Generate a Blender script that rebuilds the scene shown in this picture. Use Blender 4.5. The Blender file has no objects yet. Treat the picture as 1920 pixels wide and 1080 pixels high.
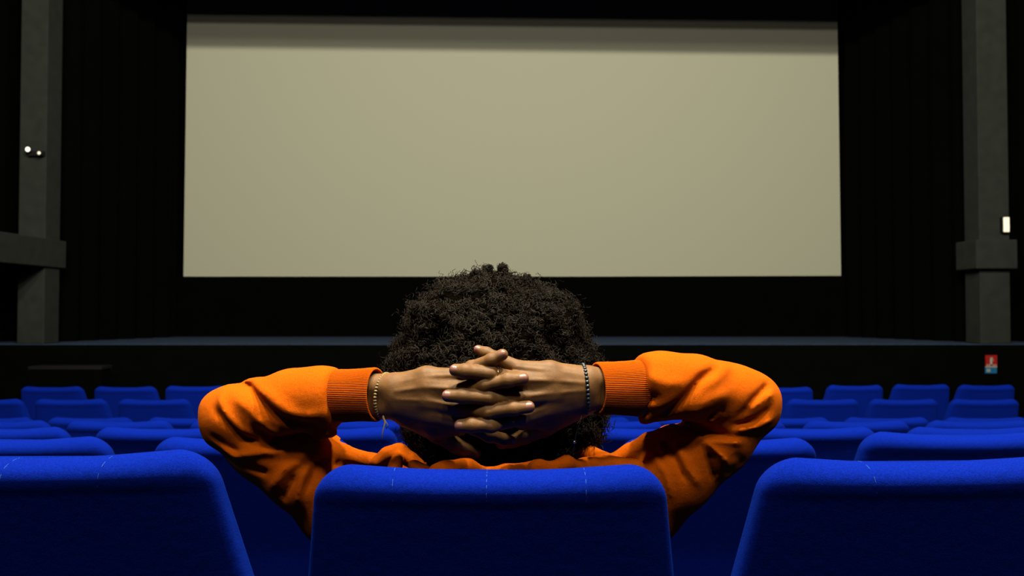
import bpy, bmesh, math, random
import numpy as np
from mathutils import Vector, Matrix, Euler
random.seed(7); rng = np.random.default_rng(11)
sc = bpy.context.scene
COL = sc.collection

# ------------------------------------------------------------------ camera, light, exposure
CAM_Z = 1.54
F_PX = 1600.0
TILT = math.radians(1.432)
cam = bpy.data.cameras.new('camera'); cam.sensor_width = 36; cam.lens = 36*F_PX/1920
cam.clip_start = .02; cam.clip_end = 60
cam.dof.use_dof = True; cam.dof.focus_distance = 1.17; cam.dof.aperture_fstop = 9.0
co = bpy.data.objects.new('camera', cam); COL.objects.link(co)
co.location = (0, 0, CAM_Z); co.rotation_euler = (math.radians(90)+TILT, 0, 0)
sc.camera = co
sc.view_settings.view_transform = 'Standard'; sc.view_settings.look = 'None'
sc.view_settings.exposure = 0.0; sc.view_settings.gamma = 1.0; sc.view_settings.use_curve_mapping = False
wd = bpy.data.worlds.new('world'); sc.world = wd; wd.use_nodes = True
wd.node_tree.nodes['Background'].inputs[0].default_value = (0.2, 0.3, 0.5, 1)
wd.node_tree.nodes['Background'].inputs[1].default_value = 0.0

def add_lamp(name, kind, loc, power, color, **kw):
    l = bpy.data.lights.new(name, kind); l.energy = power; l.color = color
    for k, v in kw.items(): setattr(l, k, v)
    o = bpy.data.objects.new(name, l); COL.objects.link(o); o.location = loc
    return o
# overhead house lamps, each paired with an added rear fill lamp
for lx, pw in ((-1.5, 620), (0.1, 850), (1.7, 760)):
    add_lamp('house_or_fill_lamp', 'POINT', (lx, .70, 6.38), pw*2.7, (1.0, .94, .72), shadow_soft_size=.15)
    add_lamp('house_or_fill_lamp', 'POINT', (lx*1.3, -1.9, 6.2), pw*.66, (1.0, .94, .72), shadow_soft_size=.25)  # added fill from behind the camera for sleeves and seat backs
# added spots at the hall's back, aimed at the screen for its dimmer bands
for lx, lz, pw in ((-.9, 5.25, 2100), (.9, 4.72, 600)):
    s = add_lamp('screen_fill_spot', 'SPOT', (lx, -2.2, lz), pw, (1.0, .92, .76), shadow_soft_size=.12, spot_size=math.radians(62), spot_blend=.3)
    s.rotation_euler = (Vector((0, 11.5, 4.9))-Vector(s.location)).to_track_quat('-Z', 'Y').to_euler()
def at(px, py, d):
    """point that stands at distance d in front of the camera and shows at pixel (px,py)"""
    dx = (px-960)/F_PX; dy = -(py-540)/F_PX
    s = d/(math.cos(TILT)-dy*math.sin(TILT))
    return Vector((s*dx, d, CAM_Z+s*(dy*math.cos(TILT)+math.sin(TILT))))

# ------------------------------------------------------------------ materials
ALB = .6
def mat(name, col, rough=.8, metal=0, spec=.3, sheen=0, sheen_col=None, bump=None, var=None, emit=None, sss=0, coat=0, sheen_rough=.4):
    if not metal: col = tuple(c*ALB for c in col)
    sheen *= ALB
    m = bpy.data.materials.new(name); m.use_nodes = True
    nt = m.node_tree; b = nt.nodes['Principled BSDF']; I = b.inputs
    I['Base Color'].default_value = (*col, 1); I['Roughness'].default_value = rough
    I['Metallic'].default_value = metal; I['Specular IOR Level'].default_value = spec
    if sheen:
        I['Sheen Weight'].default_value = sheen; I['Sheen Roughness'].default_value = sheen_rough
        I['Sheen Tint'].default_value = (*(sheen_col or col), 1)
    if sss:
        I['Subsurface Weight'].default_value = sss; I['Subsurface Radius'].default_value = (.9, .35, .2); I['Subsurface Scale'].default_value = .004
    if coat: I['Coat Weight'].default_value = coat
    if emit:
        I['Emission Color'].default_value = (*emit[0], 1); I['Emission Strength'].default_value = emit[1]
    tc = nt.nodes.new('ShaderNodeTexCoord')
    if bump:
        h = None
        for (scale, dist, detail) in bump:
            n = nt.nodes.new('ShaderNodeTexNoise'); n.inputs['Scale'].default_value = scale; n.inputs['Detail'].default_value = detail
            nt.links.new(tc.outputs['Object'], n.inputs['Vector'])
            bp = nt.nodes.new('ShaderNodeBump'); bp.inputs['Distance'].default_value = dist; bp.inputs['Strength'].default_value = 1
            nt.links.new(n.outputs['Fac'], bp.inputs['Height'])
            if h: nt.links.new(h.outputs[0], bp.inputs['Normal'])
            h = bp
        nt.links.new(h.outputs[0], I['Normal'])
    if var:
        scale, lo, hi = var[:3]
        n = nt.nodes.new('ShaderNodeTexNoise'); n.inputs['Scale'].default_value = scale; n.inputs['Detail'].default_value = 5
        nt.links.new(tc.outputs['Object'], n.inputs['Vector'])
        r = nt.nodes.new('ShaderNodeValToRGB'); r.color_ramp.elements[0].position = .3; r.color_ramp.elements[1].position = .7
        r.color_ramp.elements[0].color = (*[c*lo for c in col], 1); r.color_ramp.elements[1].color = (*[min(1, c*hi) for c in col], 1)
        nt.links.new(n.outputs['Fac'], r.inputs[0]); nt.links.new(r.outputs[0], I['Base Color'])
    return m

M = {}
M['velvet'] = mat('blue_velvet', (.0006, .0115, .24), .95, spec=.03, sheen=.12, sheen_col=(.01, .12, .9), bump=[(900, .0006, 2), (60, .0012, 4)], var=(420, .72, 1.25))
M['thread'] = mat('pale_thread', (.03, .12, .40), .8)
M['black_plastic'] = mat('black_plastic', (.005, .005, .007), .7, spec=.1)
M['black_cloth'] = mat('black_stage_cloth', (.0004, .0006, .0004), .97, spec=.02, var=(3, .7, 1.4))
M['black_paint'] = mat('black_paint', (.0007, .0008, .0007), .95, spec=.02, var=(5, .7, 1.3))
M['carpet'] = mat('dark_carpet', (.004, .004, .007), .98, spec=.02, bump=[(300, .002, 2)])
M['screen'] = mat('screen_vinyl', (.37, .37, .30), .9, spec=.05, var=(130, .93, 1.05))
M['pillar'] = mat('grey_plaster', (.018, .021, .019), .9, spec=.1, var=(9, .85, 1.15))
M['stage'] = mat('stage_boards', (.019, .034, .072), .9, spec=.1, var=(14, .8, 1.2))
M['orange'] = mat('orange_fleece', (.56, .095, .0006), .95, spec=.05, sheen=.08, sheen_col=(1, .40, .01), bump=[(1400, .0006, 2), (120, .0007, 3)], var=(700, .80, 1.2))
M['rib'] = mat('orange_rib_knit', (.50, .080, .0006), .95, spec=.05, bump=[(1100, .0005, 2)])
M['skin'] = mat('skin', (.185, .080, .022), .6, spec=.25, sss=.15, bump=[(900, .00022, 3), (110, .0003, 3)], var=(70, .80, 1.14))
M['nail'] = mat('nail', (.26, .105, .085), .35, spec=.5, sss=.2)
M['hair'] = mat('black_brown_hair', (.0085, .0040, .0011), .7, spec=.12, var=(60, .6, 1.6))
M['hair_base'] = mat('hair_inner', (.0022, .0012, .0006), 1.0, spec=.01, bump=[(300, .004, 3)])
M['gold'] = mat('gold', (.6, .36, .14), .25, metal=1)
M['tan_bead'] = mat('tan_wood', (.26, .18, .07), .6, var=(300, .6, 1.3))
M['black_bead'] = mat('black_lava_stone', (.012, .02, .026), .35, spec=.5)
M['silver'] = mat('silver', (.5, .5, .5), .25, metal=1)
M['cord'] = mat('tan_cord', (.45, .34, .15), .7)
M['eye'] = mat('eye_white', (.8, .8, .78), .2); M['iris'] = mat('iris', (.03, .015, .01), .2)
M['denim'] = mat('dark_denim', (.01, .013, .03), .9); M['shoe'] = mat('white_shoe', (.6, .6, .58), .6)
M['lamp_warm'] = mat('lamp_glass', (1, .95, .8), .4, emit=((1.0, .93, .78), 1.3))
M['lamp_dim'] = mat('lamp_glass_dim', (1, .95, .8), .4, emit=((1.0, .9, .72), .4))
M['lamp_cream'] = mat('cream_diffuser', (1, .95, .8), .4, emit=((1.0, .84, .56), .45))
M['red'] = mat('sign_red', (.28, .004, .004), .5); M['sblue'] = mat('sign_blue', (.006, .10, .24), .5); M['white'] = mat('sign_white', (.3, .3, .26), .5)

# ------------------------------------------------------------------ helpers
def mesh_obj(name, verts, faces, m, parent=None, smooth=True):
    me = bpy.data.meshes.new(name)
    verts = np.asarray(verts, dtype=np.float32)
    if isinstance(faces, np.ndarray):
        k = faces.shape[1]
        me.vertices.add(len(verts)); me.vertices.foreach_set('co', verts.ravel())
        me.loops.add(faces.size); me.loops.foreach_set('vertex_index', faces.ravel().astype(np.int32))
        me.polygons.add(len(faces)); me.polygons.foreach_set('loop_start', np.arange(0, faces.size, k, dtype=np.int32))
        me.update(calc_edges=True); me.validate()
    else:
        me.from_pydata([tuple(map(float, v)) for v in verts], [], faces); me.update()
    if smooth: me.polygons.foreach_set('use_smooth', np.ones(len(me.polygons), dtype=bool))
    me.materials.append(m)
    o = bpy.data.objects.new(name, me); COL.objects.link(o)
    if parent: o.parent = parent
    return o

def tag(o, label=None, cat=None, group=None, kind=None):
    if label: o['label'] = label
    if cat: o['category'] = cat
    if group: o['group'] = group
    if kind: o['kind'] = kind
    return o

def empty(name, loc=(0, 0, 0)):
    o = bpy.data.objects.new(name, None); COL.objects.link(o); o.location = loc; o.empty_display_size = .1
    return o

class MB:
    def __init__(s): s.v = []; s.f = []
    def add(s, vs, fs):
        n = len(s.v); s.v += [tuple(v) for v in vs]; s.f += [tuple(i+n for i in f) for f in fs]; return s
    def box(s, a, b):
        x0, y0, z0 = a; x1, y1, z1 = b
        return s.add([(x0,y0,z0),(x1,y0,z0),(x1,y1,z0),(x0,y1,z0),(x0,y0,z1),(x1,y0,z1),(x1,y1,z1),(x0,y1,z1)],
                     [(0,3,2,1),(4,5,6,7),(0,1,5,4),(1,2,6,5),(2,3,7,6),(3,0,4,7)])
    def tube(s, pts, r, seg=8):
        pts = [Vector(p) for p in pts]; n = len(pts); rr = r if hasattr(r, '__len__') else [r]*n
        rings = []; prev = None
        for i, p in enumerate(pts):
            t = (pts[min(i+1, n-1)]-pts[max(i-1, 0)]).normalized()
            if prev is None:
                up = Vector((0, 0, 1)) if abs(t.z) < .9 else Vector((1, 0, 0)); u = t.cross(up).normalized()
            else: u = (prev-t*prev.dot(t)).normalized()
            prev = u; w = t.cross(u)
            rings.append([p+(u*math.cos(2*math.pi*k/seg)+w*math.sin(2*math.pi*k/seg))*rr[i] for k in range(seg)])
        vs = [v for rg in rings for v in rg]; fs = []
        for i in range(n-1):
            for k in range(seg): fs.append((i*seg+k, i*seg+(k+1) % seg, (i+1)*seg+(k+1) % seg, (i+1)*seg+k))
        fs.append(tuple(range(seg))[::-1]); fs.append(tuple((n-1)*seg+k for k in range(seg)))
        return s.add(vs, fs)
    def ball(s, c, r, seg=12, rings=8, sc_=(1, 1, 1), rot=None):
        c = Vector(c); vs = []; fs = []
        for i in range(rings+1):
            th = math.pi*i/rings
            for k in range(seg):
                ph = 2*math.pi*k/seg
                v = Vector((math.sin(th)*math.cos(ph)*sc_[0], math.sin(th)*math.sin(ph)*sc_[1], math.cos(th)*sc_[2]))*r
                if rot: v = rot @ v
                vs.append(c+v)
        for i in range(rings):
            for k in range(seg): fs.append((i*seg+k, (i+1)*seg+k, (i+1)*seg+(k+1) % seg, i*seg+(k+1) % seg))
        return s.add(vs, fs)
    def build(s, name, m, parent=None, smooth=False, bevel=0):
        o = mesh_obj(name, s.v, s.f, m, parent, smooth)
        if bevel:
            b = o.modifiers.new('bevel', 'BEVEL'); b.width = bevel; b.segments = 2
        return o

# ------------------------------------------------------------------ the hall
ROW_D = [1.10, 2.0, 2.9, 3.8, 4.7, 5.6, 6.5]
ROW_TOP = [1.333, 1.227, 1.136, 1.042, .943, .950, .956]
SEAT_H = .95
tiers = [(-3.0, ROW_TOP[0]-SEAT_H+.10), (.75, ROW_TOP[0]-SEAT_H), (1.65, ROW_TOP[1]-SEAT_H), (2.55, ROW_TOP[2]-SEAT_H), (3.45, ROW_TOP[3]-SEAT_H), (4.35, -.007)]
fb = MB()
for i, (y0, z) in enumerate(tiers):
    y1 = tiers[i+1][0] if i+1 < len(tiers) else 12.2
    fb.box((-6.1, y0, -.3), (6.1, y1, z))
tag(fb.build('floor', M['carpet']), kind='structure')
WX = 5.75
tag(MB().box((-WX-.2, -3, -.3), (-WX, 12.2, 6.8)).build('wall_left', M['black_paint']), kind='structure')
tag(MB().box((WX, -3, -.3), (WX+.2, 12.2, 6.8)).build('wall_right', M['black_paint']), kind='structure')
tag(MB().box((-WX-.2, 12.0, -.3), (WX+.2, 12.2, 6.8)).build('wall_front', M['black_paint']), kind='structure')
tag(MB().box((-WX-.2, -3.2, -.3), (WX+.2, -3.0, 6.8)).build('wall_back', M['black_paint']), kind='structure')
tag(MB().box((-WX-.2, -3.2, 6.8), (WX+.2, 12.2, 7.0)).build('ceiling', M['black_paint']), kind='structure')
STZ = at(960, 645, 9.0).z
tag(MB().box((-WX, 9.0, 0), (WX, 9.06, STZ-.01)).build('wall_stage', M['black_paint']), kind='structure')
tag(MB().box((-WX, 9.0, STZ-.01), (WX, 12.0, STZ)).build('stage_floor', M['stage']), kind='structure')
# lintel over the stage opening (its lower edge throws the shadow bands on the screen)
lint = MB(); lz0, lz1 = 5.42, 5.29
lint.add([(-WX, 9.0, lz0), (WX, 9.0, lz1), (WX, 9.12, lz1), (-WX, 9.12, lz0), (-WX, 9.0, 6.8), (WX, 9.0, 6.8), (WX, 9.12, 6.8), (-WX, 9.12, 6.8)],
         [(0,3,2,1),(4,5,6,7),(0,1,5,4),(1,2,6,5),(2,3,7,6),(3,0,4,7)])
tag(lint.build('trim_1', M['black_paint']), kind='structure')

# pillars and cornice blocks
def px_box(x0, x1, y0, y1, d, dep):
    a = at(x0, y1, d); b = at(x1, y0, d); return (a.x, d, a.z), (b.x, d+dep, b.z)
def pillar(x0, x1, num):
    a = at(x0, 645, 9.02); b = at(x1, 645, 9.02)
    o = MB().box((a.x, 9.02, STZ), (b.x, 9.32, 6.8)).build(f'trim_{num}', M['pillar'], bevel=.01)
    tag(o, kind='structure'); return o
pillar(31, 82, 2); pillar(1839, 1896, 3)
a = at(93, 447, 9.0); b = at(93, 500, 9.0)
ob = MB().box((-WX, 6.0, b.z), (a.x-.03, 9.4, a.z)).build('trim_4', M['pillar'], bevel=.01); tag(ob, kind='structure')
a, b = px_box(1831, 1908, 449, 504, 8.94, .42)
tag(MB().box(a, b).build('trim_5', M['pillar'], bevel=.012), kind='structure')

# screen
s0 = at(344, 521, 11.5); s1 = at(1577, 517, 11.5)
scr = MB().add([(s0.x, 11.5, s0.z), (s1.x, 11.5, s1.z), (s1.x-.02, 11.5, 6.3), (s0.x+.02, 11.5, 6.3),
                (s0.x, 11.53, s0.z), (s1.x, 11.53, s1.z), (s1.x-.02, 11.53, 6.3), (s0.x+.02, 11.53, 6.3)],
               [(0,1,2,3),(4,7,6,5),(0,4,5,1),(1,5,6,2),(2,6,7,3),(3,7,4,0)]).build('cinema_screen', M['screen'])
tag(scr, 'large blank off-white cinema screen hanging above the stage', 'screen')

# drapes : pleated black cloth
def drape(name, p0, p1, z0, z1, label, amp=.05, pitch=.28, m=None):
    p0 = Vector((*p0, 0)); p1 = Vector((*p1, 0)); L = (p1-p0).length; t = (p1-p0)/L; nrm = Vector((t.y, -t.x, 0))
    n = int(L/.03); vs = []; fs = []; th = .02; K = 6
    for side in (0, 1):
        for i in range(n+1):
            u = i/n*L; w = amp*math.sin(2*math.pi*u/pitch+.7*math.sin(u*2.1))
            for k in range(K+1):
                z = z0+(z1-z0)*k/K
                p = p0+t*u+nrm*(w*(1-.25*k/K)+side*th); vs.append((p.x, p.y, z))
    W = K+1; N = (n+1)*W
    for i in range(n):
        for k in range(K):
            q = (i*W+k, (i+1)*W+k, (i+1)*W+k+1, i*W+k+1); fs.append(q[::-1]); fs.append(tuple(v+N for v in q))
    o = mesh_obj(name, vs, fs, m or M['black_cloth']); tag(o, label, 'curtain'); return o
lx = at(82, 600, 9.4).x; rx = at(1839, 600, 9.4).x
drape('stage_curtain', (lx+.02, 9.45), (s0.x-.02, 11.3), STZ+.005, 6.7, 'black pleated stage curtain to the left of the screen')
drape('stage_curtain', (s1.x+.02, 11.3), (rx-.02, 9.45), STZ+.005, 6.7, 'black pleated stage curtain to the right of the screen')
drape('screen_skirt', (s0.x-.1, 11.42), (s1.x+.1, 11.42), STZ+.005, s1.z-.015, 'plain black cloth hanging between the lower screen edge and the stage', amp=.012, pitch=.9)

# low black cabinet at the foot of the stage
c0 = at(42, 688, 8.4); c1 = at(182, 688, 8.4)
cab = empty('low_cabinet', ((c0.x+c1.x)/2, 8.6, 0)); tag(cab, 'low black cabinet standing at the foot of the stage, far left', 'cabinet')
w = (c1.x-c0.x)/2
MB().box((-w+.01, -.1, 0), (w-.01, .11, c0.z-.035)).build('body', M['black_paint'], cab, bevel=.008)
MB().box((-w, -.11, c0.z-.035), (w, .12, c0.z-.0)).build('top', M['black_plastic'], cab, bevel=.006)

# emergency lamps on the left pillar : small housing with two heads
def lamp_head(par, loc, r, m):
    MB().tube([loc+Vector((0, .05, .0)), loc+Vector((0, .015, 0)), loc], [r*.6, r*1.25, r*1.25], 16).build('lamp_housing', M['black_plastic'], par, True)
    MB().ball(loc, r, sc_=(1, .6, 1)).build('lamp_lens', m, par, True)
p = at(62, 284, 9.0); em = empty('emergency_light', p); tag(em, 'small twin-headed emergency spotlight on the left grey pillar', 'light')
q = at(52, 280, 8.93)-p; q2 = at(73, 287, 8.93)-p
MB().box((q.x-.02, -.03, -.05), (q2.x+.02, .02, -.0)).build('bracket', M['black_plastic'], em)
lamp_head(em, q, .026, M['lamp_warm']); lamp_head(em, q2, .018, M['lamp_dim'])
p = at(1888, 421, 8.95); sg = empty('exit_lamp', p); tag(sg, 'small cream rectangular wall lamp glowing on the right grey pillar', 'light')
MB().box((-.035, .02, -.085), (.035, .075, .085)).build('housing', M['black_plastic'], sg, bevel=.005)
MB().box((-.03, 0, -.078), (.03, .021, .078)).build('diffuser', M['lamp_cream'], sg, bevel=.006)

# extinguisher sign on the black stage wall
sa = at(1848, 666, 8.985); sb = at(1870, 700, 8.985)
sgn = empty('fire_extinguisher_sign', ((sa.x+sb.x)/2, 8.985, (sa.z+sb.z)/2)); tag(sgn, 'red fire extinguisher sign with blue lower band on the black stage wall', 'sign')
hw = (sb.x-sa.x)/2; hh = (sa.z-sb.z)/2
MB().box((-hw, 0, -hh*.22), (hw, .012, hh)).build('sign_panel', M['red'], sgn)
MB().box((-hw-.004, 0, -hh), (hw-.004, .012, -hh*.34)).build('lower_panel', M['sblue'], sgn)
MB().box((-hw, .001, -hh*.34), (hw, .011, -hh*.22)).build('divider', M['white'], sgn)
ic = MB()
ic.tube([(-.004, -.003, .0), (-.004, -.003, hh*.50)], .012, 10).ball((-.004, -.003, hh*.5), .012, 10, 6).box((-.010, -.008, hh*.5), (.004, -.001, hh*.72))
ic.tube([(0, -.004, hh*.68), (.014, -.004, hh*.6), (.020, -.004, hh*.35)], .003, 6).box((-.016, -.006, hh*.70), (.01, -.001, hh*.76))
ic.build('extinguisher_symbol', M['white'], sgn)
for k in (0, 1, 3, 4):
    MB().box((-hw*.85+k*.022, -.002, -hh*.16), (-hw*.85+k*.022+.014, .0005, -hh*.02)).build('letter', M['white'], sgn)
for k in range(3):
    MB().box((-hw*.85+k*.014, -.002, -hh*.85), (-hw*.85+k*.014+.009, .0005, -hh*.5)).build('letter', M['white'], sgn)

# ------------------------------------------------------------------ cinema seats
def lerp(a, b, t): return a+(b-a)*t
def seat_back_mesh():
    """lofted padded backrest, origin on the floor below the rear top edge"""
    zs = list(np.linspace(.34, .86, 22))+list(.86+.09*np.sin(np.linspace(0, math.pi/2, 22))[1:])
    H = SEAT_H; N = 96; vs = []; fs = []
    for z in zs:
        q = (z-.34)/(H-.34)
        w = min(.264, lerp(.322, .229, q))
        rc = .045
        if z > H-rc: w -= rc*(1-math.sqrt(max(0, 1-((z-(H-rc))/rc)**2)))
        t = lerp(.085, .046, q)
        rt = .036
        tt = t*math.sqrt(max(0.0, 1-((z-(H-rt))/rt)**2)) if z > H-rt else t
        tt = max(tt, .0015)
        lean = min(H-z, .3)*math.tan(math.radians(20))+max(0, H-z-.3)*math.tan(math.radians(9))
        yc = .052+lean*1.0+(t-.052)
        for k in range(N):
            a = 2*math.pi*k/N; c, s = math.cos(a), math.sin(a); e = 5.0
            r = (abs(c)**e+abs(s)**e)**(-1/e)
            x = w*r*c; y = tt*r*s
            front = max(0, s)
            x *= 1-.20*front**1.5
            u = x/max(w, .01)
            zz = z
            top = max(0, (z-.80)/.15)
            zz -= .011*(1-u*u)*top**2
            yy = yc+y
            # rear panel : flat and slightly set in below the top roll
            if s < -.3 and z < H-.043:
                yy += .0015*min(1, (H-.043-z)/.006)*max(0, min(1, (1-abs(u))*9))
            yy += .010*(1-u*u)
            vs.append((x, yy, zz))
    R = len(zs)
    for i in range(R-1):
        for k in range(N): fs.append((i*N+k, i*N+(k+1) % N, (i+1)*N+(k+1) % N, (i+1)*N+k))
    fs.append(tuple(range(N))[::-1]); fs.append(tuple((R-1)*N+k for k in range(N)))
    return vs, fs
def rounded_box(a, b, rad, seg=4):
    bm = bmesh.new(); bmesh.ops.create_cube(bm, size=1)
    for v in bm.verts: v.co = Vector([(a[i]+b[i])/2+v.co[i]*(b[i]-a[i]) for i in range(3)])
    bmesh.ops.bevel(bm, geom=list(bm.edges), offset=rad, segments=seg, profile=.5, affect='EDGES')
    bm.verts.index_update()
    vs = [tuple(v.co) for v in bm.verts]; fs = [tuple(v.index for v in f.verts) for f in bm.faces]; bm.free(); return vs, fs
def make_seat():
    r = empty('cinema_chair')
    v, f = seat_back_mesh(); mesh_obj('backrest', v, f, M['velvet'], r)
    # seat cushion, folded up against the back
    v, f = rounded_box((-.235, -.05, -.21), (.235, .05, .21), .035)
    c = mesh_obj('seat_cushion', v, f, M['velvet'], r); c.location = (0, .40, .45); c.rotation_euler = (math.radians(12), 0, 0)
    for sx in (-1, 1):
        v, f = rounded_box((-.012, -.16, .0), (.012, .16, .035), .010)
        ar = mesh_obj('armrest', v, f, M['black_plastic'], r); ar.location = (sx*.2545, .36, .585)
        MB().box((-.010, -.05, 0), (.010, .09, .575)).build('side_support', M['black_plastic'], r).location = (sx*.2545, .30, 0)
    return r
proto = make_seat()
def copy_tree(o):
    c = o.copy(); COL.objects.link(c)
    for ch in o.children:
        d = ch.copy(); COL.objects.link(d); d.parent = c
    return c
ROWN = ['nearest row', 'second row from the camera', 'third row from the camera', 'middle one of seven rows',
        'third row from the stage', 'second row from the stage', 'row closest to the stage']
ORD = ['first', 'second', 'third', 'fourth', 'fifth', 'sixth', 'seventh', 'eighth', 'ninth', 'tenth', 'eleventh', 'twelfth', 'thirteenth', 'fourteenth']
P = .551
layout = []
layout.append([(-.034-.586, .018, -.010), (-.029, 0, 0), (-.026+.606, .012, -.016)])
layout.append([(-.060+k*P+{-2: -.032, -1: -.009, 2: .028}.get(k, 0), {-2: .010, -1: .008, 0: 0, 1: .006, 2: .021}[k], 0) for k in range(-2, 3)])
layout.append([(-.083+k*P+{-3: -.026, -2: -.010, 3: .022}.get(k, 0), 0, 0) for k in range(-3, 4)])
layout.append([(-.108+k*P, 0, 0) for k in range(-4, 5)])
layout.append([(-.130+k*P, 0, 0) for k in range(-5, 6)])
layout.append([(-.154+k*P-(.02*(k-4) if k > 4 else 0), 0, 0) for k in range(-6, 7)])
layout.append([((px-960)*6.55/1600, dz, 0) for px, dz in [(101, -.005), (238, -.005), (371, 0), (510, 0), (646, 0), (783, 0), (919, 0), (1055, 0), (1192, 0), (1328, 0), (1464, -.008), (1600, .006), (1724, .012), (1846, .008)]])
seats = []
first = True
for r, row in enumerate(layout):
    for i, (x, dz, rl) in enumerate(row):
        o = proto if first else copy_tree(proto); first = False
        z = ROW_TOP[r]-SEAT_H+dz
        o.location = (x, ROW_D[r], z)
        ang = random.uniform(-.012, .012)
        if r >= 5: ang = -x*.006
        elif r: ang *= .3
        if r == 0: ang = 0
        o.rotation_euler = (random.uniform(-.006, .006) if r else 0, rl, ang)
        n = len(row)
        if r == 6 and i > 10: o.scale.x = .905
        if r == 5 and i > 10: o.scale.x = .95
        if r == 0: lab = ['blue velvet cinema seat at the lower left corner, cut by the frame', 'blue velvet cinema seat in the centre foreground, occupied by the person in orange', 'blue velvet cinema seat at the lower right corner, cut by the frame'][i]
        else: lab = f'empty blue cinema seat, {ORD[i]} from left in the {ROWN[r]}'
        tag(o, lab, 'chair', 'blue cinema seats in rows facing the screen'); o['_'] = 0; del o['_']
        seats.append(o)
for ch in seats[1].children:                                            # the occupied seat is folded down
    if ch.name.startswith('seat_cushion'): ch.location = (0, .50, .385); ch.rotation_euler = (math.radians(92), 0, 0)
# pale stitches across the top roll of the nearest seats
from mathutils.bvhtree import BVHTree
_v, _f = seat_back_mesh(); SEATBVH = BVHTree.FromPolygons(_v, _f)
def stitches(seat, spots):
    for (lx, n, sl) in spots:
        pts = []; rr = []
        for k in range(n*4+1):
            t = k/(n*4); a = math.radians(lerp(92, 172, t)); x = lx+sl*t
            c = Vector((x, .075, SEAT_H-.052)); d = Vector((0, math.cos(a), math.sin(a)))
            h = SEATBVH.ray_cast(c+d*.4, -d)
            if h[0] is not None: pts.append(h[0]+d*(.0001 if k % 4 < 2 else -.0004)); rr.append(.00027)
        MB().tube(pts, rr, 5).build('stitch_line', M['thread'], seat)
stitches(seats[1], [(-.0045, 8, 0), (.125, 6, .001), (-.128, 3, .001)])
stitches(seats[0], [(.1, 5, -.014), (-.03, 5, -.012)])
stitches(seats[2], [(-.10, 4, .012), (.20, 5, .006)])

# ------------------------------------------------------------------ implicit surfaces
class Grid:
    def __init__(s, lo, hi, h):
        s.h = h; s.lo = np.array(lo, float)
        s.n = [int(math.ceil((hi[i]-lo[i])/h))+1 for i in range(3)]
        s.ax = [(lo[i]+h*np.arange(s.n[i])).astype(np.float32) for i in range(3)]
    def new(s): return np.full(s.n, 1.0, np.float32)
    def box(s, lo, hi, m=.03):
        sl = []
        for i in range(3):
            a = int(max(0, (lo[i]-m-s.lo[i])/s.h)); b = int(min(s.n[i], (hi[i]+m-s.lo[i])/s.h+2)); sl.append(slice(a, max(a, b)))
        return tuple(sl)
    def xyz(s, sl): return s.ax[0][sl[0]][:, None, None], s.ax[1][sl[1]][None, :, None], s.ax[2][sl[2]][None, None, :]
def smin(a, b, k):
    if k <= 0: return np.minimum(a, b)
    h = np.maximum(k-np.abs(a-b), 0)/k
    return np.minimum(a, b)-h*h*k*.25
def smax(a, b, k): return -smin(-a, -b, k)
def capsule(g, f, a, b, ra, rb, k=0.0, sub=False, flat=None):
    lo = [min(a[i], b[i])-max(ra, rb) for i in range(3)]; hi = [max(a[i], b[i])+max(ra, rb) for i in range(3)]
    sl = g.box(lo, hi, .03+k)
    if any(q.stop <= q.start for q in sl): return
    X, Y, Z = g.xyz(sl)
    d = [b[i]-a[i] for i in range(3)]; L = sum(q*q for q in d)+1e-12
    t = np.clip(((X-a[0])*d[0]+(Y-a[1])*d[1]+(Z-a[2])*d[2])/L, 0, 1)
    s = np.sqrt((X-a[0]-t*d[0])**2+(Y-a[1]-t*d[1])**2+(Z-a[2]-t*d[2])**2)-(ra+(rb-ra)*t)
    if sub: f[sl] = smax(f[sl], -s, k)
    else: f[sl] = smin(f[sl], s, k)
def ellipsoid(g, f, c, r, k=0.0, sub=False, rot=None):
    R = max(r); sl = g.box([c[i]-R for i in range(3)], [c[i]+R for i in range(3)], .03+k)
    if any(q.stop <= q.start for q in sl): return
    X, Y, Z = g.xyz(sl); x = X-c[0]; y = Y-c[1]; z = Z-c[2]
    if rot is not None:
        x, y, z = (rot[0][0]*x+rot[0][1]*y+rot[0][2]*z, rot[1][0]*x+rot[1][1]*y+rot[1][2]*z, rot[2][0]*x+rot[2][1]*y+rot[2][2]*z)
    k0 = np.sqrt((x/r[0])**2+(y/r[1])**2+(z/r[2])**2); k1 = np.sqrt((x/r[0]**2)**2+(y/r[1]**2)**2+(z/r[2]**2)**2)
    s = k0*(k0-1)/np.maximum(k1, 1e-6)
    if sub: f[sl] = smax(f[sl], -s, k)
    else: f[sl] = smin(f[sl], s, k)
def chain(g, f, pts, k=.004):
    for (p, r), (q, s) in zip(pts[:-1], pts[1:]): capsule(g, f, p, q, r, s, k)
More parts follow.
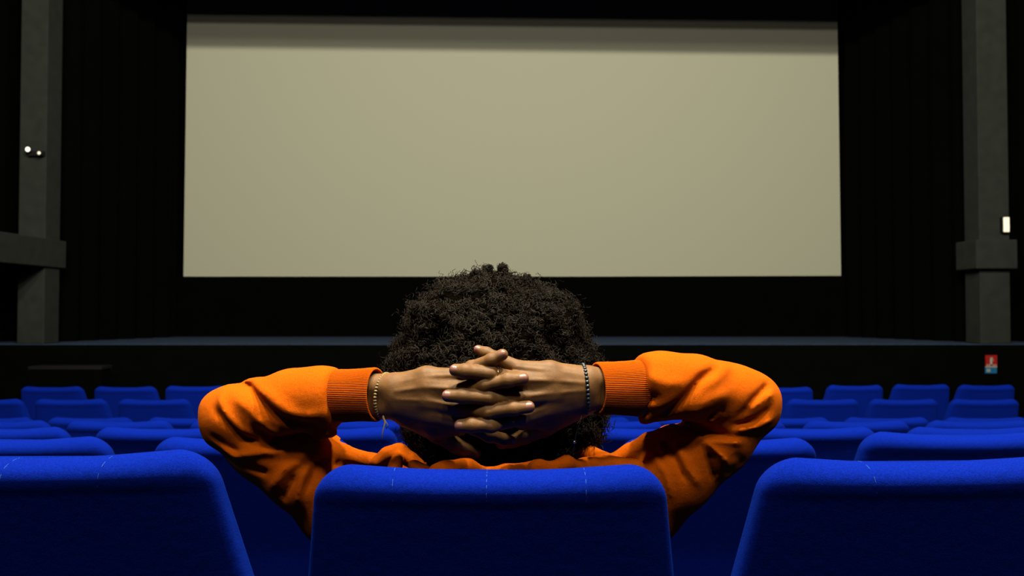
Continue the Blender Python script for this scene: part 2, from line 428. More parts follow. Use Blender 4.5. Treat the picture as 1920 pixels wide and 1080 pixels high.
def surface_nets(g, f):
    nx, ny, nz = f.shape; ins = f < 0
    cells = np.zeros((nx-1, ny-1, nz-1), np.int8)
    for i in (0, 1):
        for j in (0, 1):
            for k in (0, 1): cells += ins[i:nx-1+i, j:ny-1+j, k:nz-1+k]
    act = np.argwhere((cells > 0) & (cells < 8))
    idx = np.full(cells.shape, -1, np.int32); idx[act[:, 0], act[:, 1], act[:, 2]] = np.arange(len(act))
    P_ = np.zeros((len(act), 3)); C_ = np.zeros(len(act))
    cs = [(i, j, k) for i in (0, 1) for j in (0, 1) for k in (0, 1)]
    for a in cs:
        for ax in range(3):
            if a[ax] == 1: continue
            b = list(a); b[ax] = 1
            fa = f[act[:, 0]+a[0], act[:, 1]+a[1], act[:, 2]+a[2]]; fb_ = f[act[:, 0]+b[0], act[:, 1]+b[1], act[:, 2]+b[2]]
            m = (fa < 0) != (fb_ < 0); t = np.where(m, fa/np.where(m, fa-fb_, 1), 0)
            pt = np.array(a, float)[None, :]+np.zeros((len(act), 3)); pt[:, ax] += t
            P_[m] += pt[m]; C_[m] += 1
    V = (act+P_/C_[:, None])*g.h+g.lo
    Q = []
    for ax in range(3):
        u, v = (ax+1) % 3, (ax+2) % 3
        s0_ = [slice(None)]*3; s1_ = [slice(None)]*3; s0_[ax] = slice(0, -1); s1_[ax] = slice(1, None)
        d = ins[tuple(s0_)] != ins[tuple(s1_)]
        e = np.argwhere(d)
        e = e[(e[:, u] > 0) & (e[:, v] > 0) & (e[:, u] < f.shape[u]-1) & (e[:, v] < f.shape[v]-1)]
        fl = ins[e[:, 0], e[:, 1], e[:, 2]]
        def id_(du, dv):
            c = e.copy(); c[:, u] -= du; c[:, v] -= dv; return idx[c[:, 0], c[:, 1], c[:, 2]]
        q = np.stack([id_(1, 1), id_(0, 1), id_(0, 0), id_(1, 0)], 1)
        q[~fl] = q[~fl][:, ::-1]; Q.append(q)
    Q = np.concatenate(Q); Q = Q[(Q >= 0).all(1)]
    return V, Q
def smooth(V, Q, it=1, lam=.5):
    for _ in range(it):
        S = np.zeros_like(V); C = np.zeros(len(V))
        for a in range(4):
            b = (a+1) % 4
            np.add.at(S, Q[:, a], V[Q[:, b]]); np.add.at(C, Q[:, a], 1)
            np.add.at(S, Q[:, b], V[Q[:, a]]); np.add.at(C, Q[:, b], 1)
        C = np.maximum(C, 1); V = V+lam*(S/C[:, None]-V)
    return V

# ------------------------------------------------------------------ the person
A = at
person = empty('person', (-.03, 1.55, ROW_TOP[0]-SEAT_H)); PL = Vector(person.location)
tag(person, 'person in an orange sweatshirt with curly dark hair, hands clasped behind the head', 'person')
def P3(l): return [(A(x, y, d), r) for (x, y, d, r) in l]
HANDS = {
 'L': dict(
  fore=[[(560, 735, 1.262, .028), (640, 726, 1.246, .0215), (738, 727, 1.222, .0195)], [(560, 765, 1.262, .028), (640, 760, 1.247, .022), (744, 760, 1.226, .020)]],
  meta=[[(742, 722, 1.220, .0165), (800, 708, 1.208, .0150), (856, 705, 1.198, .0112)],
        [(745, 735, 1.216, .018), (800, 727, 1.203, .0150), (854, 730, 1.189, .0120)],
        [(748, 750, 1.216, .018), (805, 752, 1.203, .0155), (862, 762, 1.189, .0126)],
        [(750, 762, 1.222, .018), (810, 776, 1.210, .0160), (870, 792, 1.196, .0125)]],
  palm=[[(775, 748, 1.228, .021), (850, 755, 1.216, .017)], [(770, 770, 1.232, .020), (820, 795, 1.230, .018), (862, 800, 1.215, .013)]],
  thumb=[(768, 776, 1.236, .020), (822, 812, 1.252, .0145), (856, 836, 1.252, .0108), (872, 843, 1.252, .0098), (892, 850, 1.254, .0080)],
  fingers=[[(856, 705, 1.198, .0112), (884, 689, 1.182, .0090), (922, 675, 1.172, .0088), (942, 665, 1.169, .0080)],
           [(854, 730, 1.189, .0118), (908, 722, 1.172, .0101), (952, 713, 1.165, .0094), (980, 710, 1.166, .0086)],
           [(862, 762, 1.189, .0124), (915, 772, 1.173, .0103), (963, 766, 1.165, .0095), (991, 763, 1.167, .0086)],
           [(870, 792, 1.196, .0122), (918, 816, 1.204, .0096), (944, 824, 1.214, .0080), (958, 826, 1.220, .0070)]]),
 'R': dict(
  fore=[[(1300, 728, 1.262, .028), (1200, 718, 1.246, .0215), (1106, 713, 1.222, .0192)], [(1300, 758, 1.262, .028), (1200, 748, 1.247, .022), (1102, 745, 1.226, .0198)]],
  meta=[[(1098, 708, 1.220, .0165), (1030, 697, 1.208, .0145), (970, 690, 1.199, .0110)],
        [(1096, 720, 1.216, .018), (1035, 715, 1.203, .0150), (980, 714, 1.189, .0118)],
        [(1094, 734, 1.216, .018), (1035, 738, 1.203, .0155), (984, 744, 1.189, .0125)],
        [(1092, 748, 1.222, .018), (1030, 762, 1.210, .0160), (976, 783, 1.196, .0122)]],
  palm=[[(1075, 735, 1.228, .021), (990, 745, 1.216, .017)], [(1080, 755, 1.232, .020), (1030, 780, 1.230, .018), (980, 790, 1.215, .013)]],
  thumb=[(1078, 762, 1.238, .020), (1020, 800, 1.250, .0145), (985, 818, 1.250, .0108), (962, 826, 1.250, .0098), (940, 832, 1.252, .0082)],
  fingers=[[(970, 690, 1.199, .0110), (935, 672, 1.200, .0086), (912, 662, 1.206, .0078), (897, 656, 1.210, .0070)],
           [(980, 714, 1.189, .0118), (920, 701, 1.172, .0101), (873, 696, 1.165, .0096), (854, 694, 1.168, .0087)],
           [(984, 744, 1.189, .0124), (918, 746, 1.172, .0103), (868, 743, 1.165, .0096), (840, 742, 1.167, .0087)],
           [(976, 783, 1.196, .0120), (920, 797, 1.174, .0100), (884, 797, 1.166, .0094), (863, 798, 1.168, .0086)]]),
}
def hand_field(g, H, fingers=True):
    f = g.new()
    for c in H['fore']: chain(g, f, P3(c), .012)
    for c in H['meta']: chain(g, f, P3(c), .009)
    for c in H['palm']: chain(g, f, P3(c), .014)
    t = g.new(); chain(g, t, P3(H['thumb']), .006)
    f = smin(f, t, .010)
    # tendons and raised veins on the back of the hand
    for i, c in enumerate(H['meta']):
        p = P3(c); pts = [(q+Vector((0, -r*.93, r*.15)), .0019) for q, r in p]
        chain(g, f, pts, .0035)
    for c in H['fingers']:
        q = g.new(); p = P3(c); chain(g, q, p, .0035)
        for j in (1, 2):                                                # joint swell
            pj, rj = p[j]; ellipsoid(g, q, pj, (rj*1.03, rj*1.01, rj*1.03), .004)
        f = smin(f, q, .0030)
    return f
g = Grid((A(585, 0, 1.25).x, 1.135, A(0, 875, 1.2).z), (A(1250, 0, 1.25).x, 1.285, A(0, 635, 1.2).z), .00145)
fh = np.minimum(hand_field(g, HANDS['L']), hand_field(g, HANDS['R']))
X = g.ax[0]
fh = np.maximum(fh, np.maximum(X[0]+.004-X, X-(X[-1]-.004))[:, None, None])
VH, QH = surface_nets(g, fh); VH = smooth(VH, QH, 1, .4)

HC = A(925, 705, 1.37)                                                  # skull centre
SH = {'L': A(655, 935, 1.36), 'R': A(1190, 930, 1.36)}
EL = {'L': A(440, 782, 1.30), 'R': A(1392, 752, 1.30)}
g2 = Grid((-.52, 1.2, ROW_TOP[0]-SEAT_H-.0), (.52, 2.1, 1.66), .0065)
fb_ = g2.new()
PV = Vector((-.03, 1.60, .93))
ellipsoid(g2, fb_, HC, (.076, .096, .100), 0)
ellipsoid(g2, fb_, HC+Vector((0, .04, -.045)), (.058, .062, .070), .03)      # jaw
N0 = Vector((-.03, 1.375, 1.27))
capsule(g2, fb_, HC+Vector((0, .0, -.05)), N0, .052, .060, .03)
capsule(g2, fb_, Vector((-.03, 1.40, 1.235)), PV+Vector((0, 0, .05)), .075, .085, .04)
capsule(g2, fb_, SH['L']+Vector((.04, .01, 0)), SH['R']+Vector((-.04, .01, 0)), .044, .044, .02)
ellipsoid(g2, fb_, Vector((-.03, 1.46, 1.13)), (.12, .07, .14), .03)
ellipsoid(g2, fb_, PV, (.145, .105, .085), .03)
for s, k in ((-1, 'L'), (1, 'R')):
    capsule(g2, fb_, SH[k]+Vector((0, .0, 0)), EL[k], .040, .034, .012)
    e2 = A(*( (560, 750, 1.262) if k == 'L' else (1300, 743, 1.262)))
    capsule(g2, fb_, EL[k], e2, .034, .032, .008)
    w2 = A(*( (640, 742, 1.247) if k == 'L' else (1200, 732, 1.247)))
    capsule(g2, fb_, e2, w2, .033, .027, .01)
    hip = PV+Vector((s*.09, .02, -.02)); kn = Vector((-.03+s*.13, 1.905, .85)); an = Vector((-.03+s*.14, 1.84, .47))
    capsule(g2, fb_, hip, kn, .078, .052, .03); capsule(g2, fb_, kn, an, .052, .036, .02)
    capsule(g2, fb_, an, an+Vector((0, .0, -.03)), .036, .036, .01)
    capsule(g2, fb_, an+Vector((0, -.02, -.052)), an+Vector((.0, .14, -.060)), .028, .022, .02)
# face
F0 = HC+Vector((0, .096, -.01))
capsule(g2, fb_, F0+Vector((0, -.004, .022)), F0+Vector((0, .018, -.018)), .009, .013, .012)
for s in (-1, 1):
    capsule(g2, fb_, F0+Vector((s*.015, -.006, .028)), F0+Vector((s*.045, -.022, .026)), .008, .008, .012)
    ellipsoid(g2, fb_, F0+Vector((s*.030, -.008, .010)), (.014, .010, .010), .008, sub=True)
    ellipsoid(g2, fb_, HC+Vector((s*.078, .005, -.01)), (.010, .022, .032), .008)
capsule(g2, fb_, F0+Vector((-.020, .000, -.045)), F0+Vector((.020, .000, -.045)), .009, .009, .010)
capsule(g2, fb_, F0+Vector((-.018, .001, -.057)), F0+Vector((.018, .001, -.057)), .009, .009, .008)
ellipsoid(g2, fb_, F0+Vector((0, -.012, -.083)), (.022, .018, .016), .015)
V2, Q2 = surface_nets(g2, fb_); V2 = smooth(V2, Q2, 1, .4)
V = np.concatenate([VH, V2]); Q = np.concatenate([QH, Q2+len(VH)])
PLa = np.array(PL)
body = mesh_obj('body', V-PLa, Q, M['skin'], person)
for s in (-1, 1):
    e = F0+Vector((s*.030, -.0185, .010))-PL
    MB().ball(e, .0115, 16, 12).build('eye', M['eye'], body, True)
    MB().ball(e+Vector((0, .0085, .001)), .0055, 12, 8).build('iris', M['iris'], body, True)

# fingernails
def nail(p, q, r, up=.25):
    t = (q-p).normalized(); n = Vector((0, -1, up)); n = (n-t*n.dot(t)).normalized(); s = t.cross(n)
    vs = []; fs = []; NU, NV = 9, 10; L = r*1.45; W = r*.80
    for lay in (0, 1):
        for j in range(NV):
            v = j/(NV-1)*2-1
            for i in range(NU):
                u = i/(NU-1)*2-1
                wv = math.sqrt(max(0, 1-max(0, abs(v)-.35)**2/.4225*.75))
                a = u*wv*.98
                rr = r*(1.035-(.0 if v < .2 else .22*(v-.2)**2)) - (.0009 if lay else 0) - .0004*(abs(u)**4+abs(v)**4)
                c = q+t*(v*L*.5+.0002-r*.02)
                vs.append(c+s*(math.sin(a)*rr*.93)+n*(math.cos(a)*rr))
    for lay in (0, 1):
        for j in range(NV-1):
            for i in range(NU-1):
                b = lay*NU*NV+j*NU+i; f = (b, b+1, b+NU+1, b+NU); fs.append(f if lay else f[::-1])
    mesh_obj('fingernail', [v-PL for v in vs], fs, M['nail'], body)
for k in 'LR':
    for i, c in enumerate(HANDS[k]['fingers']):
        p = P3(c); nail(p[-2][0], p[-1][0], p[-1][1])

# sweatshirt
STROKES = [  # polyline in picture pixels, width px, depth mm (+ ridge, - crease)
 ([(422,726),(460,728),(493,748),(520,771),(547,787),(600,790)], 9, -11), ([(470,722),(510,738),(545,765),(575,778),(625,772)], 13, 6),
 ([(397,767),(427,793),(460,823),(490,832)], 7, -8), ([(390,817),(420,840),(447,850)], 6, -6), ([(478,800),(500,822),(540,838)], 8, -8),
 ([(493,835),(545,830),(600,838)], 10, -13), ([(550,893),(530,925),(515,945)], 9, -8), ([(603,845),(580,888),(567,930)], 8, -8), ([(625,850),(615,890),(605,940)],6,-5),
 ([(403,738),(420,765),(440,792),(470,818)], 8, 6), ([(490,780),(510,805),(533,822)], 9, 6), ([(400,833),(437,857),(493,848),(533,851)], 8, 7),
 ([(498,925),(533,882),(575,855)], 9, 7), ([(583,870),(565,900),(548,955)], 8, 5), ([(580,817),(627,842),(665,850)], 8, 7), ([(560, 838), (620, 852), (680, 862)], 6, -5),
 ([(440,745),(470,765),(495,795)], 9, 4), ([(455,870),(480,885),(500,890)], 8, -5), ([(600,800),(630,806),(655,800)], 12, -5), ([(630,700),(637,745),(640,790)], 3.5, -3),
 ([(628,795),(640,815),(660,822)], 4, -3),
 ([(1345,690),(1307,708),(1273,743),(1247,767),(1225,780)], 9, -11), ([(1375,684),(1345,697),(1318,716)], 12, 4), ([(1450,723),(1413,750),(1383,782)], 8, -9), ([(1450,763),(1417,787),(1373,802)], 7, -7),
 ([(1352,762),(1327,785)], 9, -8), ([(1265,797),(1320,808),(1378,822)], 11, -13), ([(1250,825),(1270,862),(1290,907)], 7, -7), ([(1333,848),(1338,875),(1350,905)], 9, -7),
 ([(1192,735),(1210,742),(1228,738)], 9, -8), ([(1349,763),(1335,785),(1327,800)], 6, 6), ([(1373,809),(1423,800),(1455,786)], 7, 7), ([(1317,824),(1345,848),(1368,872)], 7, 8),
 ([(1325,824),(1360,828),(1395,832)], 6, 6), ([(1273,840),(1293,885),(1316,915)], 9, 6), ([(1215,820),(1245,802),(1272,798)], 8, 8), ([(1280, 775), (1330, 745), (1365, 735)], 14, 5),
 ([(1200,700),(1240,715),(1275,712)], 14, 4), ([(1395,770),(1430,745),(1456,738)], 8, 5), ([(1230,850),(1250,890),(1262,940)], 7, 5), ([(1200,690),(1203,730),(1200,780)], 3.5, -3), ([(1183,795),(1200,770),(1225,768)],6,-4),
 ([(1205, 835),(1235, 850),(1250,880)], 6, -5), ([(1375,850),(1395,870),(1370,900)], 12, -4),
]
g3 = Grid((A(360, 0, 1.3).x-.02, 1.17, 1.0), (A(1480, 0, 1.3).x+.02, 1.74, A(0, 655, 1.27).z), .0036)
XX, ZZ = np.meshgrid(g3.ax[0], g3.ax[2], indexing='ij')
fold = np.zeros_like(XX)
for pts, wpx, amp in STROKES:
    W = [A(x, y, 1.25) for x, y in pts]; sig = wpx/1280*.9
    best = np.full_like(XX, 1e3)
    tot = sum((W[i+1]-W[i]).length for i in range(len(W)-1)); acc = 0
    tt = np.zeros_like(XX)
    for p, q in zip(W[:-1], W[1:]):
        dx, dz = q.x-p.x, q.z-p.z; L = math.hypot(dx, dz)
        t = np.clip(((XX-p.x)*dx+(ZZ-p.z)*dz)/(L*L), 0, 1)
        d = np.hypot(XX-p.x-t*dx, ZZ-p.z-t*dz); m = d < best
        tt = np.where(m, (acc+t*L)/tot, tt); best = np.minimum(best, d); acc += L
    prof = np.exp(-(best/sig)**2)*np.clip(np.minimum(tt, 1-tt)/.22+.25, 0, 1)
    fold += amp*.001*prof
def arm(k):
    f = g3.new(); fo = g3.new()
    if k == 'L':
        fc = P3([(437, 780, 1.300, .0460), (470, 772, 1.293, .0455), (550, 752, 1.270, .0440), (600, 745, 1.256, .0415), (660, 742, 1.243, .040)])
        cut = (A(634, 740, 1.248), (A(720, 738, 1.228)-A(634, 740, 1.248)).normalized())
        up = P3([(440, 786, 1.302, .047), (500, 832, 1.312, .054), (570, 880, 1.325, .060), (645, 938, 1.345, .066)])
        sag = P3([(612, 790, 1.254, .024), (645, 797, 1.247, .020)])
        bl = P3([(405, 765, 1.300, .022), (415, 805, 1.304, .025)])
    else:
        fc = P3([(1400, 752, 1.300, .0465), (1370, 745, 1.293, .0470), (1300, 728, 1.270, .0465), (1240, 722, 1.256, .0455), (1180, 722, 1.243, .043)])
        cut = (A(1198, 725, 1.248), (A(1112, 727, 1.228)-A(1198, 725, 1.248)).normalized())
        up = P3([(1398, 760, 1.302, .049), (1335, 822, 1.312, .056), (1260, 885, 1.325, .062), (1195, 940, 1.345, .066)])
        sag = P3([(1215, 762, 1.252, .022), (1196, 774, 1.247, .020)])
        bl = P3([(1428, 745, 1.300, .024), (1425, 775, 1.303, .024)])
    chain(g3, fo, fc, .02); capsule(g3, fo, sag[0][0], sag[1][0], sag[0][1], sag[1][1], .016)
    Xb, Yb, Zb = g3.xyz((slice(None),)*3); c, n = cut
    pl = (Xb-c.x)*n.x+(Yb-c.y)*n.y+(Zb-c.z)*n.z
    fo = smax(fo, pl.astype(np.float32), .012)
    chain(g3, f, up, .02); chain(g3, f, bl, .02)
    return smin(fo, f, .010)
fs_ = np.minimum(arm('L'), arm('R'))
fs_ = fs_-fold[:, None, :].astype(np.float32)
tor = g3.new()
chain(g3, tor, P3([(640, 945, 1.36, .070), (760, 938, 1.37, .068), (925, 940, 1.39, .072), (1100, 938, 1.37, .068), (1200, 940, 1.36, .070)]), .02)
capsule(g3, tor, Vector((-.03, 1.43, 1.19)), Vector((-.03, 1.52, 1.0)), .145, .155, .03)
capsule(g3, tor, Vector((-.13, 1.41, 1.18)), Vector((-.12, 1.50, 1.0)), .10, .12, .03)
capsule(g3, tor, Vector((.07, 1.41, 1.18)), Vector((.06, 1.50, 1.0)), .10, .12, .03)
fs_ = smin(fs_, tor, .022)
# bunched neck, collar and shoulder folds just above the backrest
for c in [[(545,842,1.285,.022),(590,838,1.285,.020),(600,848,1.30,.020),(640,852,1.31,.016),(700,868,1.31,.012)], [(705,868,1.285,.010),(728,854,1.29,.013),(748,849,1.29,.014),(770,862,1.285,.011),(792,876,1.28,.010)],
          [(660,862,1.32,.013),(700,866,1.31,.012),(725,870,1.30,.012)], [(745,860,1.265,.010),(738,885,1.262,.012)], [(775,872,1.26,.009),(800,884,1.255,.009)],
          [(818,886,1.235,.013),(835,882,1.235,.014),(868,876,1.235,.012),(880,874,1.235,.010),(908,890,1.235,.010)], [(920,888,1.235,.010),(950,883,1.235,.010),(1000,878,1.235,.010)],
          [(1000,882,1.235,.011),(1012,876,1.235,.011),(1035,884,1.24,.010)], [(1030,878,1.24,.009),(1062,868,1.25,.011),(1085,880,1.27,.012)],
          [(1085,846,1.30,.010),(1105,853,1.30,.014),(1140,868,1.295,.015)], [(1095,872,1.27,.012),(1140,872,1.27,.014),(1190,880,1.27,.016)],
          [(1150,866,1.31,.013),(1180,850,1.31,.014),(1215,828,1.30,.013),(1262,806,1.29,.010)], [(1190,858,1.31,.014),(1230,840,1.31,.014)]]:
    cc = g3.new(); chain(g3, cc, P3(c), .006); fs_ = smin(fs_, cc, .007)
fs_ = np.maximum(fs_, (1.012-g3.ax[2])[None, None, :])
V3, Q3 = surface_nets(g3, fs_.astype(np.float32)); V3 = smooth(V3, Q3, 2, .5)
sweat = mesh_obj('sweatshirt', V3-PLa, Q3, M['orange'], person)
g4 = Grid((-.30, 1.3, .86), (.24, 1.80, 1.03), .006); f4 = g4.new()
capsule(g4, f4, Vector((-.03, 1.52, 1.02)), Vector((-.03, 1.60, .92)), .158, .15, 0); ellipsoid(g4, f4, PV, (.20, .155, .09), .03)
V4, Q4 = surface_nets(g4, f4); mesh_obj('sweatshirt_hem', V4-PLa, Q4, M['orange'], sweat)

def cuff(c0, c1, rz0, rz1, ry0, ry1, sgn):
    """ribbed knit tube from seam c0 to opening c1, lip rolled inwards"""
    ax = (c1-c0); L = ax.length; t = ax/L; up = Vector((0, 0, 1)); up = (up-t*up.dot(t)).normalized(); fw = t.cross(up)
    prof = [(-.10, .90), (0, .985), (.08, 1.0), (.3, .985), (.6, .985), (.85, 1.01), (.95, 1.02), (.99, 1.005), (1.0, .97), (.99, .935), (.95, .915), (.7, .89), (.4, .86), (.2, .84)]
    fine = []
    for (a, b), (c, d) in zip(prof[:-1], prof[1:]):
        for i in range(3): fine.append((lerp(a, c, i/3), lerp(b, d, i/3)))
    fine.append(prof[-1])
    N = 540; ribs = 90; vs = []
    for u, s in fine:
        rz = lerp(rz0, rz1, max(0, min(1, u))); ry = lerp(ry0, ry1, max(0, min(1, u)))
        c = c0+ax*u
        for k in range(N):
            a = 2*math.pi*k/N; w = 1+.014*math.cos(a*ribs)+.012*math.sin(3*a+u*4)
            shift = .10*L*math.sin(a)*(-1 if u > .8 else 0)*0
            vs.append(c+up*(math.sin(a)*rz*s*w)+fw*(math.cos(a)*ry*s*w)-PL)
    R = len(fine); fs = []
    for i in range(R-1):
        for k in range(N): fs.append((i*N+k, i*N+(k+1) % N, (i+1)*N+(k+1) % N, (i+1)*N+k))
    mesh_obj('cuff', vs, np.array(fs), M['rib'], sweat)
cuff(A(632, 742, 1.250), A(708, 740, 1.226), .0385, .0375, .034, .031, 1)
cuff(A(1200, 727, 1.250), A(1118, 729, 1.226), .0410, .0365, .034, .031, -1)

# trousers and shoes (hidden by the seat from here)
g5 = Grid((-.35, 1.38, .40), (.30, 2.02, 1.03), .0075); f5 = g5.new()
ellipsoid(g5, f5, PV, (.185, .145, .115), 0)
for s in (-1, 1):
    hip = PV+Vector((s*.09, .02, -.02)); kn = Vector((-.03+s*.13, 1.905, .85)); an = Vector((-.03+s*.14, 1.84, .49))
    capsule(g5, f5, hip, kn, .090, .064, .03); capsule(g5, f5, kn, an, .064, .055, .02)
    sh = MB(); b = Vector((-.03+s*.14, 1.84, ROW_TOP[0]-SEAT_H))-PL
V5, Q5 = surface_nets(g5, f5); mesh_obj('trousers', V5-PLa, Q5, M['denim'], person)
for s in (-1, 1):
    g6 = Grid((-.03+s*.14-.07, 1.74, ROW_TOP[0]-SEAT_H-.005), (-.03+s*.14+.07, 2.08, .55), .005); f6 = g6.new()
    bx = -.03+s*.14; bz = ROW_TOP[0]-SEAT_H
    ellipsoid(g6, f6, (bx, 1.84, bz+.05), (.042, .06, .06), 0); ellipsoid(g6, f6, (bx, 1.94, bz+.035), (.048, .10, .04), .03)
    f6 = np.maximum(f6, (bz+.002-g6.ax[2])[None, None, :])
    V6, Q6 = surface_nets(g6, f6.astype(np.float32)); mesh_obj('shoe', V6-PLa, Q6, M['shoe'], person)

# hair: lumpy inner volume plus thousands of small corkscrew curls
g7 = Grid((-.24, 1.17, 1.27), (.19, 1.58, 1.63), .0048); f7 = g7.new()
HE = [((925, 690, 1.37), (.160, .140, .098)), ((925, 628, 1.375), (.116, .125, .080)), ((945, 770, 1.37), (.150, .120, .074)), ((915, 566, 1.37), (.062, .08, .034)), ((1030, 610, 1.37), (.038, .09, .045)), ((820, 608, 1.37), (.035, .09, .035)), ((1000, 820, 1.35), (.085, .085, .045)), ((870, 815, 1.35), (.085, .085, .04))]
for c, r in HE: ellipsoid(g7, f7, A(*c), r, .035)
ellipsoid(g7, f7, HC+Vector((0, .125, -.03)), (.082, .07, .105), .02, sub=True)
Xb, Yb, Zb = g7.xyz((slice(None),)*3)
def wob(s, ph): return np.sin(Xb*s+ph)*np.sin(Yb*s*1.1+ph*2)*np.sin(Zb*s*.93+ph*3)
f7 = f7-(.010*wob(75, .4)+.005*wob(160, 1.7)+.003*wob(260, 2.9)).astype(np.float32)
V7, Q7 = surface_nets(g7, f7.astype(np.float32))
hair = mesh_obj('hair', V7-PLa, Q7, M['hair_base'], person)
# normals of the volume
e1 = V7[Q7[:, 2]]-V7[Q7[:, 0]]; e2 = V7[Q7[:, 3]]-V7[Q7[:, 1]]; fn = np.cross(e1, e2); vn = np.zeros_like(V7)
for a in range(4): np.add.at(vn, Q7[:, a], fn)
vn /= np.linalg.norm(vn, axis=1)[:, None]+1e-9
ctr = np.array(A(925, 690, 1.37))
if np.mean(np.sum(vn*(V7-ctr), 1)) < 0: vn = -vn
pxs = 960+V7[:, 0]/V7[:, 1]*1600; pys = 580-(V7[:, 2]-CAM_Z)/V7[:, 1]*1600
ok = ~((V7[:, 1] < 1.275) & (pys > 700) & (pys < 835) & (pxs > 760) & (pxs < 1080))
ok &= V7[:, 1] < 1.47
cand = np.argwhere(ok)[:, 0]
def curls(n, cand, roots=None, nrm=None, rc=(.0028, .0058), ln=(.008, .018), rw=.00072, seed=1, turns=(1.4, 2.8)):
    r = np.random.default_rng(seed)
    if roots is None:
        i = r.choice(cand, n); roots = V7[i]+r.normal(0, .002, (n, 3)); nrm = vn[i]
    # neighbouring curls share a leaning direction, so they clump
    lean = np.stack([np.sin(roots[:, 0]*160+roots[:, 2]*90), np.sin(roots[:, 1]*150+roots[:, 0]*70+1), np.sin(roots[:, 2]*170+roots[:, 1]*60+2)], 1)
    d = nrm+.75*lean+r.normal(0, .45, (n, 3)); d /= np.linalg.norm(d, axis=1)[:, None]
    d = d+.35*nrm; d /= np.linalg.norm(d, axis=1)[:, None]
    a = np.cross(d, r.normal(0, 1, (n, 3))); a /= np.linalg.norm(a, axis=1)[:, None]; b = np.cross(d, a)
    S = 15; t = np.linspace(0, 1, S)[None, :, None]
    R = r.uniform(*rc, (n, 1, 1)); L = r.uniform(*ln, (n, 1, 1)); T = r.uniform(*turns, (n, 1, 1)); ph = r.uniform(0, 6.28, (n, 1, 1))
    th = T*t*2*math.pi+ph
    C = roots[:, None, :]-nrm[:, None, :]*.004+d[:, None, :]*L*t+(a[:, None, :]*np.cos(th)+b[:, None, :]*np.sin(th))*R*(.5+.5*t)
    tg = np.gradient(C, axis=1); tg /= np.linalg.norm(tg, axis=2)[:, :, None]+1e-9
    u = np.cross(tg, d[:, None, :]+.01); u /= np.linalg.norm(u, axis=2)[:, :, None]+1e-9; w = np.cross(tg, u)
    wr = rw*r.uniform(.7, 1.5, (n, 1, 1))*(1-.35*t)
    K = 3; rings = np.stack([C+(u*math.cos(2*math.pi*k/K)+w*math.sin(2*math.pi*k/K))*wr for k in range(K)], 2)
    V = rings.reshape(-1, 3); base = np.arange(n)[:, None, None]*S*K; i = np.arange(S-1)[None, :, None]*K; k = np.arange(K)[None, None, :]
    k2 = (k+1) % K
    Qc = np.stack([base+i+k, base+i+k2, base+i+K+k2, base+i+K+k], 3).reshape(-1, 4)
    return V, Qc
CV = []; CQ = []; off = 0
def put(vq):
    global off
    CV.append(vq[0]); CQ.append(vq[1]+off); off += len(vq[0])
put(curls(13500, cand, seed=3))
# long loose frizz at the outline
out = cand[(vn[cand][:, 1] > -.55)]
put(curls(1800, out, seed=5, ln=(.016, .030), rc=(.002, .0045), rw=.0004))
# three separate standing tufts on the crown
for (px, py, r, n) in ((914, 503, .0100, 460), (943, 502, .0108, 520), (988, 522, .009, 300), (885, 522, .008, 200)):
    c = np.array(A(px, py, 1.36)); q = rng.normal(0, 1, (n, 3)); q /= np.linalg.norm(q, axis=1)[:, None]
    z = rng.uniform(-1.4, .35, n)[:, None]
    put(curls(n, None, roots=c+q*np.array([.75, .75, .35])*r+np.array([0, 0, 1])*z*r, nrm=q, ln=(.003, .007), rc=(.0018, .0034), seed=int(px), rw=.0005))
put(curls(260, cand[(pxs[cand] > 1085) & (pys[cand] > 760)], seed=9, ln=(.016, .026)))
CV = np.concatenate(CV); CQ = np.concatenate(CQ)
mesh_obj('curls', CV-PLa, CQ, M['hair'], hair)

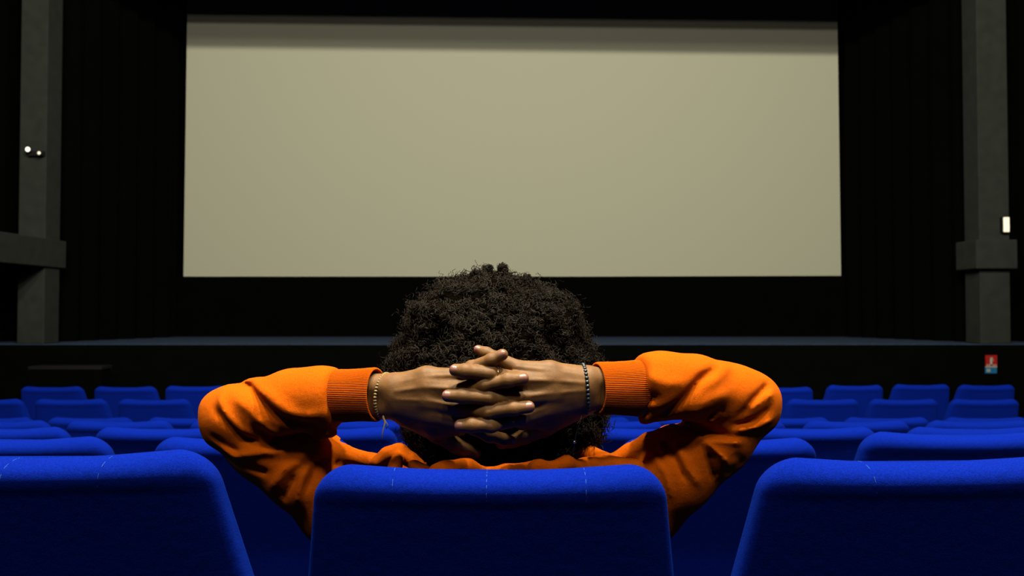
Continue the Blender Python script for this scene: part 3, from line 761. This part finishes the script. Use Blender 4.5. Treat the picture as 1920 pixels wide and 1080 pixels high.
# ------------------------------------------------------------------ jewellery
def ring_pts(c, rz, ry, n, yaw=0, roll=0, a0=0, a1=2*math.pi):
    R = Euler((0, roll, yaw)).to_matrix(); out = []
    for i in range(n):
        a = a0+(a1-a0)*i/n; out.append((c+R @ Vector((0, -math.cos(a)*ry, math.sin(a)*rz)), R @ Vector((0, -math.sin(a), -math.cos(a)))))
    return out
c = A(721, 742, 1.230); br = empty('bead_bracelet', c); tag(br, 'thin bracelet of small tan wooden beads with a dangling cord on the left wrist', 'bracelet')
pts = ring_pts(Vector((0, 0, 0)), .0318, .0262, 44, yaw=math.radians(-22), roll=math.radians(4))
for i, (p, t) in enumerate(pts):
    rot = t.normalized().to_track_quat('Z', 'Y').to_matrix()
    MB().ball(p, .0025, 8, 6, (1, 1, .72 if i % 3 else .9), rot).build('bead', M['tan_bead'], br, True)
MB().tube([p for p, _ in pts]+[pts[0][0]], .0006, 5).build('cord', M['cord'], br, True)
e = A(719, 783, 1.215)-c
MB().tube([e+Vector((0, 0, .006)), e, A(722, 792, 1.212)-c, A(718, 808, 1.212)-c, A(715, 826, 1.213)-c], [.0010, .0018, .0012, .0009, .0006], 6).build('tassel', M['cord'], br, True)
MB().tube([A(720, 786, 1.212)-c, A(727, 796, 1.213)-c, A(724, 804, 1.214)-c], .0008, 5).build('tassel', M['cord'], br, True)
c = A(1096, 729, 1.223); br = empty('bead_bracelet', c); tag(br, 'bracelet of round black stone beads with a hanging silver thread on the right wrist', 'bracelet')
pts = ring_pts(Vector((0, 0, 0)), .0345, .0275, 36, yaw=math.radians(5), roll=math.radians(-4))
for p, t in pts: MB().ball(p, .0031, 10, 8).build('bead', M['black_bead'], br, True)
MB().tube([p for p, _ in pts]+[pts[0][0]], .0006, 5).build('cord', M['black_plastic'], br, True)
MB().tube([A(1093, 772, 1.212)-c, A(1086, 795, 1.208)-c, A(1080, 815, 1.208)-c, A(1077, 829, 1.208)-c, A(1076, 845, 1.208)-c], .00045, 5).build('thread', M['black_bead'], br, True)
MB().ball(A(1077, 829, 1.207)-c, .0023, 10, 8).build('charm', M['silver'], br, True)
rf = P3(HANDS['R']['fingers'][1]); p0, p1 = rf[0][0], rf[1][0]
c = p1.lerp(p0, .13); t = (p1-p0).normalized(); r = .0112
u = t.cross(Vector((0, 0, 1))).normalized(); w_ = t.cross(u)
rp = [(u*math.cos(a)+w_*math.sin(a))*r for a in np.linspace(0, 2*math.pi, 41)]
v = MB(); v.tube(rp, .0009, 6)
ro = v.build('finger_ring', M['gold'], None, True); ro.location = c; tag(ro, 'thin gold ring on a finger of the right hand, behind the head', 'ring')
